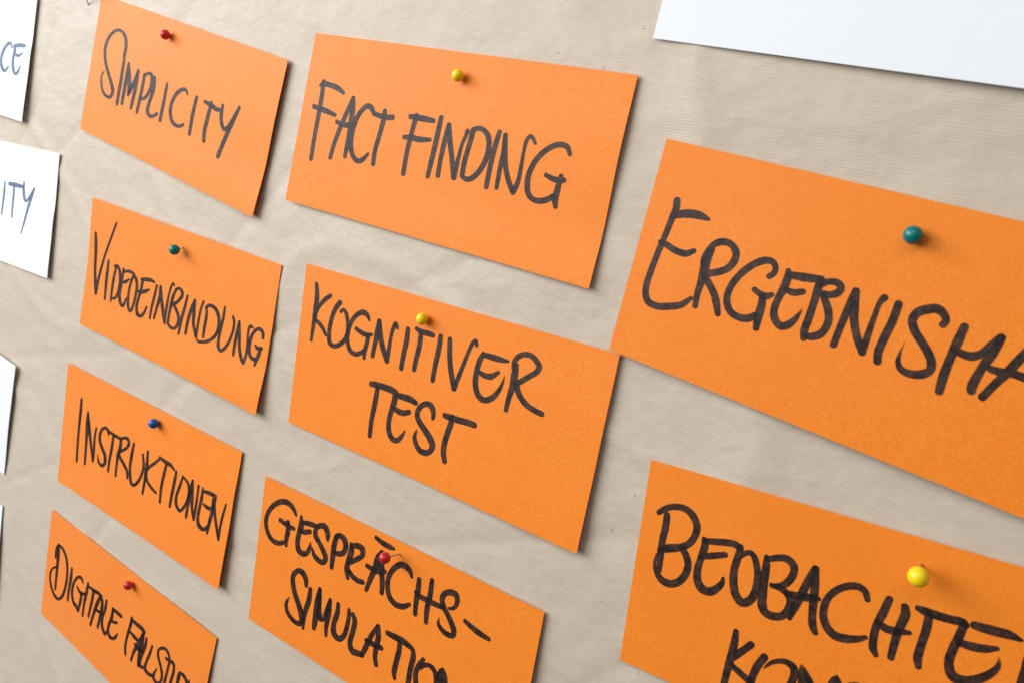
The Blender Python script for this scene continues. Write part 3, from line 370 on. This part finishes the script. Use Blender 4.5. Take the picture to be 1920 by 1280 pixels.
[[95.11,64.44,2.08],[97.78,63.51,2.42],[99.65,63.77,2.24]]]]]},"L":{"P":[[-51.264,0.408],[-30.767,0.031],[-31.001,-9.42],[-51.439,-9.09]],"R":[[0,0.078],[0.3,0.094],[0.5,0.172],[1,0.281]],"L":[[0,0.06],[1,0.1]],"letters":[["C",[[[175.89,41.73,1.44],[172.28,38.89,2.07],[167.25,40.32,2.87],[162.16,45.95,3.21],[159.91,52.93,3.31],[163.13,58.78,3.13],[168.34,60.32,2.21],[172.99,56.79,1.58]]]],["E",[[[178.63,40.09,2.28],[187.28,38.62,2.84],[195.39,38.22,2.1]],
[[179.28,40.43,3.26],[180.67,44.36,3.6],[179.19,49.63,3.21],[181.08,57.08,3.37],[185.52,60.73,2.05],[189.69,58.05,2.26],[191.84,53.81,0.93]],
[[181.96,46.0,1.6],[187.51,46.63,2.04],[193.03,44.06,1.08]]]]]},"M":{"P":[[-46.046,-11.955],[-25.525,-10.917],[-25.118,-20.346],[-45.555,-21.442]],"R":[[0,0.031],[0.35,0.047],[0.6,0.156],[1,0.25]],"L":[[0,0.06],[1,0.1]],"letters":[["I",[[[126.36,31.55,1.73],[126.53,42.14,2.59],[125.63,57.27,1.73]]]],["T",[[[133.29,31.98,2.45],[142.08,31.62,2.88],[155.83,31.63,2.33]],
[[141.62,32.2,2.32],[141.94,42.66,2.54],[142.51,57.4,1.71]]]],["Y",[[[156.57,28.14,1.86],[157.01,35.29,3.08],[159.51,40.44,2.69],[162.43,41.76,1.6],[166.4,38.68,2.32],[172.7,30.66,1.73]],
[[172.74,30.92,1.78],[168.09,41.57,2.83],[163.12,57.0,2.07],[159.04,67.58,0.96]]]]]},"N":{"P":[[-49.101,-27.459],[-28.617,-28.417],[-29.125,-37.997],[-49.557,-36.948]],"R":[[0,0.218],[0.5,0.203],[1,0.078]],"L":[[0,0.06],[1,0.1]],"letters":[]},"O":{"P":[[-49.359,-41.026],[-28.862,-40.72],[-28.719,-50.218],[-49.217,-50.525]],"R":[[0,0.078],[1,0.094]],"L":[[0,0.06],[1,0.1]],"letters":[]},"P":{"P":[[21.15,10.98],[41.641,10.383],[41.365,0.887],[20.86,1.482]],"R":[[0,0.078],[1,0.273]],"L":[[0,0.06],[1,0.06]],"letters":[]}},"pins":[{"card":"A","base":[-13.351,-1.393,0.081],"head":[-13.381,-1.413,0.441],"col":"red"},{"card":"B","base":[11.108,-1.215,0.072],"head":[11.078,-1.235,0.432],"col":"yellow"},{"card":"C","base":[33.076,-4.318,0.112],"head":[33.046,-4.338,0.497],"col":"green"},{"card":"D","base":[-9.105,-14.332,0.128],"head":[-9.096,-14.496,0.748],"col":"green"},{"card":"E","base":[11.767,-13.308,0.074],"head":[11.737,-13.328,0.434],"col":"yellow"},{"card":"F","base":[-9.329,-26.44,0.072],"head":[-9.359,-26.46,0.447],"col":"blue"},{"card":"G","base":[12.987,-26.017,0.098],"head":[12.878,-26.005,1.148],"col":"red"},{"card":"H","base":[-9.878,-38.787,0.053],"head":[-9.908,-38.807,0.413],"col":"red"},{"card":"I","base":[36.494,-15.732,0.062],"head":[36.624,-15.823,1.212],"col":"yellow"}],"specks":[[20.21,1.88],[18.74,0.03],[24.41,-19.68],[25.06,-17.71],[16.19,0.45],[12.64,-22.87],[19.66,-21.96],[22.97,-23.79],[24.75,-23.08],[27.28,-25.4],[-2.28,-37.7],[-3.73,-37.56],[0.6,-30.94],[19.75,-2.24],[17.01,-2.58]],"mark":[[-23.877,-0.065],[-23.419,0.291]]}''')
for x, y in DATA['specks']:
    # old pinholes: small pressed-in dark discs, slightly ragged
    i = (x - X0) / (X1 - X0) * nx; j = (y - Y0) / (Y1 - Y0) * ny
    z = -(kv[int(round(j)) * (nx + 1) + int(round(i))][1]) * 100 + .012
    vs = [W(x, y, z)]
    for a in range(9):
        rr = .029 * (.75 + .5 * noise.random())
        vs.append(W(x + 1.1 * rr * math.cos(a * math.tau / 9), y + .8 * rr * math.sin(a * math.tau / 9), z))
    mesh_obj('pinhole', vs, [(0, a + 1, (a + 1) % 9 + 1) for a in range(9)], M_HOLE, parent=kraft)

# ------------------------------------------------------------------ cards
CW, CH = 20.5, 9.5
TH = .028
def prof(p, v):
    v = np.clip(np.asarray(v, dtype=float), 0, 1)
    out = np.full(v.shape, float(p[-1][1]))
    for (a, za), (b, zb) in zip(p[:-1], p[1:]):
        s = (v >= a) & (v <= b)
        t = (v[s] - a) / (b - a); t = t * t * (3 - 2 * t)
        out[s] = za + (zb - za) * t
    return out
def surf(cd, u, v):
    P = cd['P']; u = np.asarray(u, float); v = np.asarray(v, float)
    x = (1 - v) * ((1 - u) * P[0][0] + u * P[1][0]) + v * ((1 - u) * P[3][0] + u * P[2][0])
    y = (1 - v) * ((1 - u) * P[0][1] + u * P[1][1]) + v * ((1 - u) * P[3][1] + u * P[2][1])
    zl = prof(cd['L'], v); zr = prof(cd['R'], v)
    return np.stack([x, y, zl + (zr - zl) * np.clip(u, 0, 1.2) ** 1.6], -1)
def to_world(A):
    return np.stack([A[..., 0] * .01, -A[..., 2] * .01, A[..., 1] * .01 + BASE_H], -1)

def sheet(cd, mat, root, origin):
    NU, NV = 84, 60
    u, v = np.meshgrid(np.linspace(0, 1, NU + 1), np.linspace(0, 1, NV + 1))
    top = surf(cd, u, v).reshape(-1, 3)
    bot = top.copy(); bot[:, 2] -= TH
    n = len(top); f = []
    q = lambda j, i: j * (NU + 1) + i
    for j in range(NV):
        for i in range(NU):
            a, b, c, d = q(j, i), q(j, i + 1), q(j + 1, i + 1), q(j + 1, i)
            f.append((a, d, c, b)); f.append((a + n, b + n, c + n, d + n))
    for i in range(NU):
        a, b = q(0, i), q(0, i + 1); f.append((a, b, b + n, a + n))
        a, b = q(NV, i), q(NV, i + 1); f.append((b, a, a + n, b + n))
    for j in range(NV):
        a, b = q(j, 0), q(j + 1, 0); f.append((b, a, a + n, b + n))
        a, b = q(j, NU), q(j + 1, NU); f.append((a, b, b + n, a + n))
    o = mesh_obj('sheet', to_world(np.concatenate([top, bot])), f, mat, parent=root, smooth=True, origin=origin)
    try:
        o.data.set_sharp_from_angle(angle=math.radians(40))
    except Exception:
        pass
    return o

def centreline(pts, step=.45):
    """Catmull-Rom through the traced points, resampled evenly; columns u,v,width (mm)"""
    A = np.array(pts, float)
    A[:, 2] = A[:, 2] * 1.12 + .24
    if len(A) == 2: A = np.array([A[0], (A[0] + A[1]) / 2, A[1]])
    E = np.vstack([2 * A[0] - A[1], A, 2 * A[-1] - A[-2]])
    out = []
    for i in range(1, len(E) - 2):
        p0, p1, p2, p3 = E[i - 1], E[i], E[i + 1], E[i + 2]
        # centripetal parametrisation keeps tight bends free of loops
        d = [max(np.linalg.norm(b[:2] - a[:2]), 1e-3) ** .5 for a, b in ((p0, p1), (p1, p2), (p2, p3))]
        t0, t1 = 0, d[0]; t2 = t1 + d[1]; t3 = t2 + d[2]
        nseg = max(3, int(np.linalg.norm(p2[:2] - p1[:2]) / .25))
        t = np.linspace(t1, t2, nseg, endpoint=False)[:, None]
        a1 = (t1 - t) / (t1 - t0) * p0 + (t - t0) / (t1 - t0) * p1
        a2 = (t2 - t) / (t2 - t1) * p1 + (t - t1) / (t2 - t1) * p2
        a3 = (t3 - t) / (t3 - t2) * p2 + (t - t2) / (t3 - t2) * p3
        b1 = (t2 - t) / (t2 - t0) * a1 + (t - t0) / (t2 - t0) * a2
        b2 = (t3 - t) / (t3 - t1) * a2 + (t - t1) / (t3 - t1) * a3
        out.append((t2 - t) / (t2 - t1) * b1 + (t - t1) / (t2 - t1) * b2)
    L = np.vstack(out + [A[-1:]])
    L[:, 2] = np.interp(np.arange(len(L)), np.linspace(0, len(L) - 1, len(L)), L[:, 2])
    s = np.r_[0, np.cumsum(np.linalg.norm(np.diff(L[:, :2], axis=0), axis=1))]
    m_ = max(4, int(s[-1] / step))
    q = np.linspace(0, s[-1], m_ + 1)
    return np.stack([np.interp(q, s, L[:, k]) for k in range(3)], 1)

CROSS = np.array([-1, -.86, -.5, 0, .5, .86, 1])
def ribbon(L, seed):
    """rounded marker stroke; returns grid of u,v (mm) with per-vertex cover"""
    r0, r1 = max(L[0, 2] / 2, .08), max(L[-1, 2] / 2, .08)
    wm = L[:, 2].max()
    d0 = L[0, :2] - L[1, :2]; d0 /= max(np.linalg.norm(d0), 1e-6)
    d1 = L[-1, :2] - L[-2, :2]; d1 /= max(np.linalg.norm(d1), 1e-6)
    rows = []
    for a in (1., .93, .8, .6, .32):
        rows.append((L[0, :2] + d0 * r0 * .92 * a, r0 * math.sqrt(max(0, 1 - a * a)) + .01))
    for p in L: rows.append((p[:2], max(p[2] / 2, .05)))
    for a in (.32, .6, .8, .93, 1.):
        rows.append((L[-1, :2] + d1 * r1 * .92 * a, r1 * math.sqrt(max(0, 1 - a * a)) + .01))
    C_ = np.array([r[0] for r in rows]); R_ = np.array([r[1] for r in rows])
    # slow wobble of the tip pressure
    R_ = R_ * np.array([1 + .045 * noise.noise(Vector((c[0] * .55, c[1] * .55, seed))) + .03 * noise.noise(Vector((c[0] * 1.7, c[1] * 1.7, seed + 9))) for c in C_])
    T_ = np.gradient(C_, axis=0)
    T_[:5] = -d0; T_[-5:] = d1
    T_ /= np.maximum(np.linalg.norm(T_, axis=1), 1e-9)[:, None]
    N_ = np.stack([-T_[:, 1], T_[:, 0]], 1)
    N2 = N_.copy()
    for i in range(5, len(N_) - 5): N2[i] = N_[max(5, i - 1):min(len(N_) - 5, i + 2)].mean(0)
    N2 /= np.maximum(np.linalg.norm(N2, axis=1), 1e-9)[:, None]
    G = C_[:, None, :] + N2[:, None, :] * (R_[:, None] * CROSS[None, :])[:, :, None]
    cover = np.clip((2 * R_) / (.42 * wm), 0, 1)
    taper0, taper1 = L[0, 2] < .36 * wm, L[-1, 2] < .36 * wm
    n = len(rows); idx = np.arange(n)
    c0 = cover if taper0 else np.ones(n)
    c1 = cover if taper1 else np.ones(n)
    cv = np.where(idx < n / 2, c0, c1)
    return G, cv

def write_letters(card, cd, root, origin, mat):
    lines = []
    order = 0
    for li, (ch, strokes) in enumerate(cd['letters']):
        V, F, A = [], [], []
        for st in strokes:
            L = centreline(st)
            G, cv = ribbon(L, li * 3.7 + order)
            n, m_ = G.shape[:2]
            pts = G.reshape(-1, 2)
            ov = np.zeros(len(pts))
            for (Lo, Ro) in lines:
                d = np.linalg.norm(pts[:, None, :] - Lo[None, :, :], axis=2) - Ro[None, :]
                ov = np.maximum(ov, np.clip(-d.min(1) / .22 + .2, 0, 1))
            lines.append((L[:, :2], L[:, 2] / 2))
            P3 = surf(cd, pts[:, 0] / 10 / CW, pts[:, 1] / 10 / CH)
            P3[:, 2] += .0075 + .00035 * (order % 24)
            b = sum(len(v) for v in V)
            V.append(P3)
            A.append(np.stack([ov, np.repeat(cv, m_), np.zeros(len(pts))], 1))
            for i in range(n - 1):
                for j in range(m_ - 1):
                    a = b + i * m_ + j
                    F.append((a, a + 1, a + m_ + 1, a + m_))
            order += 1
        V = np.concatenate(V); A = np.concatenate(A)
        name = 'hyphen' if ch == 'hyphen' else 'letter'
        o = mesh_obj(name, to_world(V), F, mat, parent=root, smooth=True, origin=origin)
        at = o.data.attributes.new('ink', 'FLOAT_VECTOR', 'POINT')
        at.data.foreach_set('vector', A.astype(np.float32).ravel())
        if name == 'letter': o['label'] = 'handwritten capital letter ' + ch
INFO = {
 'A': ('orange card reading SIMPLICITY, topmost of the left column of orange cards', 'o'),
 'B': ('orange card reading FACT FINDING in dark marker', 'o'),
 'C': ('orange card reading ERGEBNISMA, its lower left corner lapping over the card beside it', 'o'),
 'D': ('orange card reading VIDEOEINBINDUNG, its lower right corner curling off the paper', 'o'),
 'E': ('orange card with two lines reading KOGNITIVER TEST', 'o'),
 'F': ('orange card reading INSTRUKTIONEN, held by the blue pin', 'o'),
 'G': ('orange card with two lines reading GESPRÄCHS-SIMULATION', 'o'),
 'H': ('orange card reading DIGITALE FALLSTUDI, cut by the bottom edge of the picture', 'o'),
 'I': ('orange card reading BEOBACHTE above a second line starting KOM', 'o'),
 'L': ('white card ending in the letters CE, in the top left corner', 'w'),
 'M': ('white card ending in the letters ITY, at the left edge', 'w'),
 'N': ('blank end of a white card at the left edge below the ITY card', 'w'),
 'O': ('sliver of a white card at the left edge beside the DIGITALE card', 'w'),
 'P': ('large blank part of a white card in the top right corner', 'w'),
}
for key in 'EABDFGHICLMNOP':
    cd = DATA['cards'][key]
    P = cd['P']
    mid = surf(cd, .5, 0.0)
    origin = to_world(mid)
    root = empty('moderation_card', Vector(origin))
    lab, kind = INFO[key]
    tag(root, lab, 'card', 'orange cards pinned to the kraft paper' if kind == 'o' else 'white cards pinned to the kraft paper')
    sheet(cd, M_ORANGE if kind == 'o' else M_WHITE, root, origin)
    if cd['letters']:
        write_letters(key, cd, root, origin, M_INK if kind == 'o' else M_INKW)

# ------------------------------------------------------------------ pins
def tube(p, q, r0, r1, n=14, caps=True):
    p, q = Vector(p), Vector(q); ax = (q - p).normalized()
    s = ax.orthogonal().normalized(); t = ax.cross(s)
    vs = [tuple(p + (s * math.cos(a * math.tau / n) + t * math.sin(a * math.tau / n)) * r0) for a in range(n)]
    vs += [tuple(q + (s * math.cos(a * math.tau / n) + t * math.sin(a * math.tau / n)) * r1) for a in range(n)]
    fs = [(a, (a + 1) % n, (a + 1) % n + n, a + n) for a in range(n)]
    if caps: fs += [tuple(range(n))[::-1], tuple(range(n, 2 * n))]
    return vs, fs
def lathe(base, axis, profile, n=40):
    ax = Vector(axis).normalized(); s = ax.orthogonal().normalized(); t = ax.cross(s); base = Vector(base)
    vs = []; fs = []
    for h, r in profile:
        for a in range(n):
            vs.append(tuple(base + ax * h + (s * math.cos(a * math.tau / n) + t * math.sin(a * math.tau / n)) * max(r, 1e-6)))
    for k_ in range(len(profile) - 1):
        for a in range(n):
            b = (a + 1) % n
            fs.append((k_ * n + a, k_ * n + b, (k_ + 1) * n + b, (k_ + 1) * n + a))
    return vs, fs
PINLAB = {'A': 'small dark red ball pin at the top of the SIMPLICITY card',
 'B': 'yellow ball pin at the top of the FACT FINDING card',
 'C': 'teal ball pin at the top of the ERGEBNISMA card',
 'D': 'teal ball pin leaning off the VIDEOEINBINDUNG card with its needle showing',
 'E': 'yellow ball pin above the letter T of KOGNITIVER',
 'F': 'blue ball pin at the top of the INSTRUKTIONEN card',
 'G': 'red ball pin with bare steel needle on the letter A of GESPRÄCHS',
 'H': 'red ball pin on the DIGITALE card',
 'I': 'large yellow ball pin standing well off the BEOBACHTE card'}
RAD = dict(A=.31, B=.30, C=.335, D=.335, E=.305, F=.335, G=.315, H=.32, I=.365)
for p in DATA['pins']:
    b = W(*p['base']); h = W(*p['head'])
    root = empty('ball_pin', b)
    tag(root, PINLAB[p['card']], 'pin', 'ball-headed pins holding the cards')
    ax = (h - b).normalized()
    r = RAD[p['card']] * .01
    th = [math.pi * i / 26 for i in range(27)]
    prof_ = [(-r * math.cos(t), r * math.sin(t)) for t in th]
    # short moulded collar where the needle enters the ball
    prof_ = [(-r * 1.12, .0), (-r * 1.12, r * .26), (-r * 1.0, r * .30), (-r * .9, r * .42)] + [q for q in prof_ if q[0] > -r * .88]
    vs, fs = lathe(h, ax, prof_)
    mesh_obj('head', vs, fs, M_PIN[p['col']], parent=root, smooth=True, origin=b)
    vs, fs = tube(b - ax * .006, h - ax * r * .9, .00042, .00042)
    mesh_obj('needle', vs, fs, M_STEEL, parent=root, smooth=True, origin=b)
# bare needle of a pin that sits above the frame, top left
(x0, y0), (x1, y1) = DATA['mark']
b = W(x0, y0, -.06)
root = empty('ball_pin', b)
tag(root, 'thin dark needle tip of a pin at the top edge left of the SIMPLICITY card', 'pin', 'ball-headed pins holding the cards')
a_ = W(x1 + .05, y1 + .3, .55); ax = (a_ - b).normalized()
vs, fs = tube(b - ax * .002, b + ax * .011, .00042, .00042)
mesh_obj('needle', vs, fs, M_STEEL, parent=root, smooth=True, origin=b)
vs, fs = lathe(b + ax * .0135, ax, [(-.0031 * math.cos(math.pi * i / 20), .0031 * math.sin(math.pi * i / 20)) for i in range(21)])
mesh_obj('head', vs, fs, M_PIN['blue'], parent=root, smooth=True, origin=b)
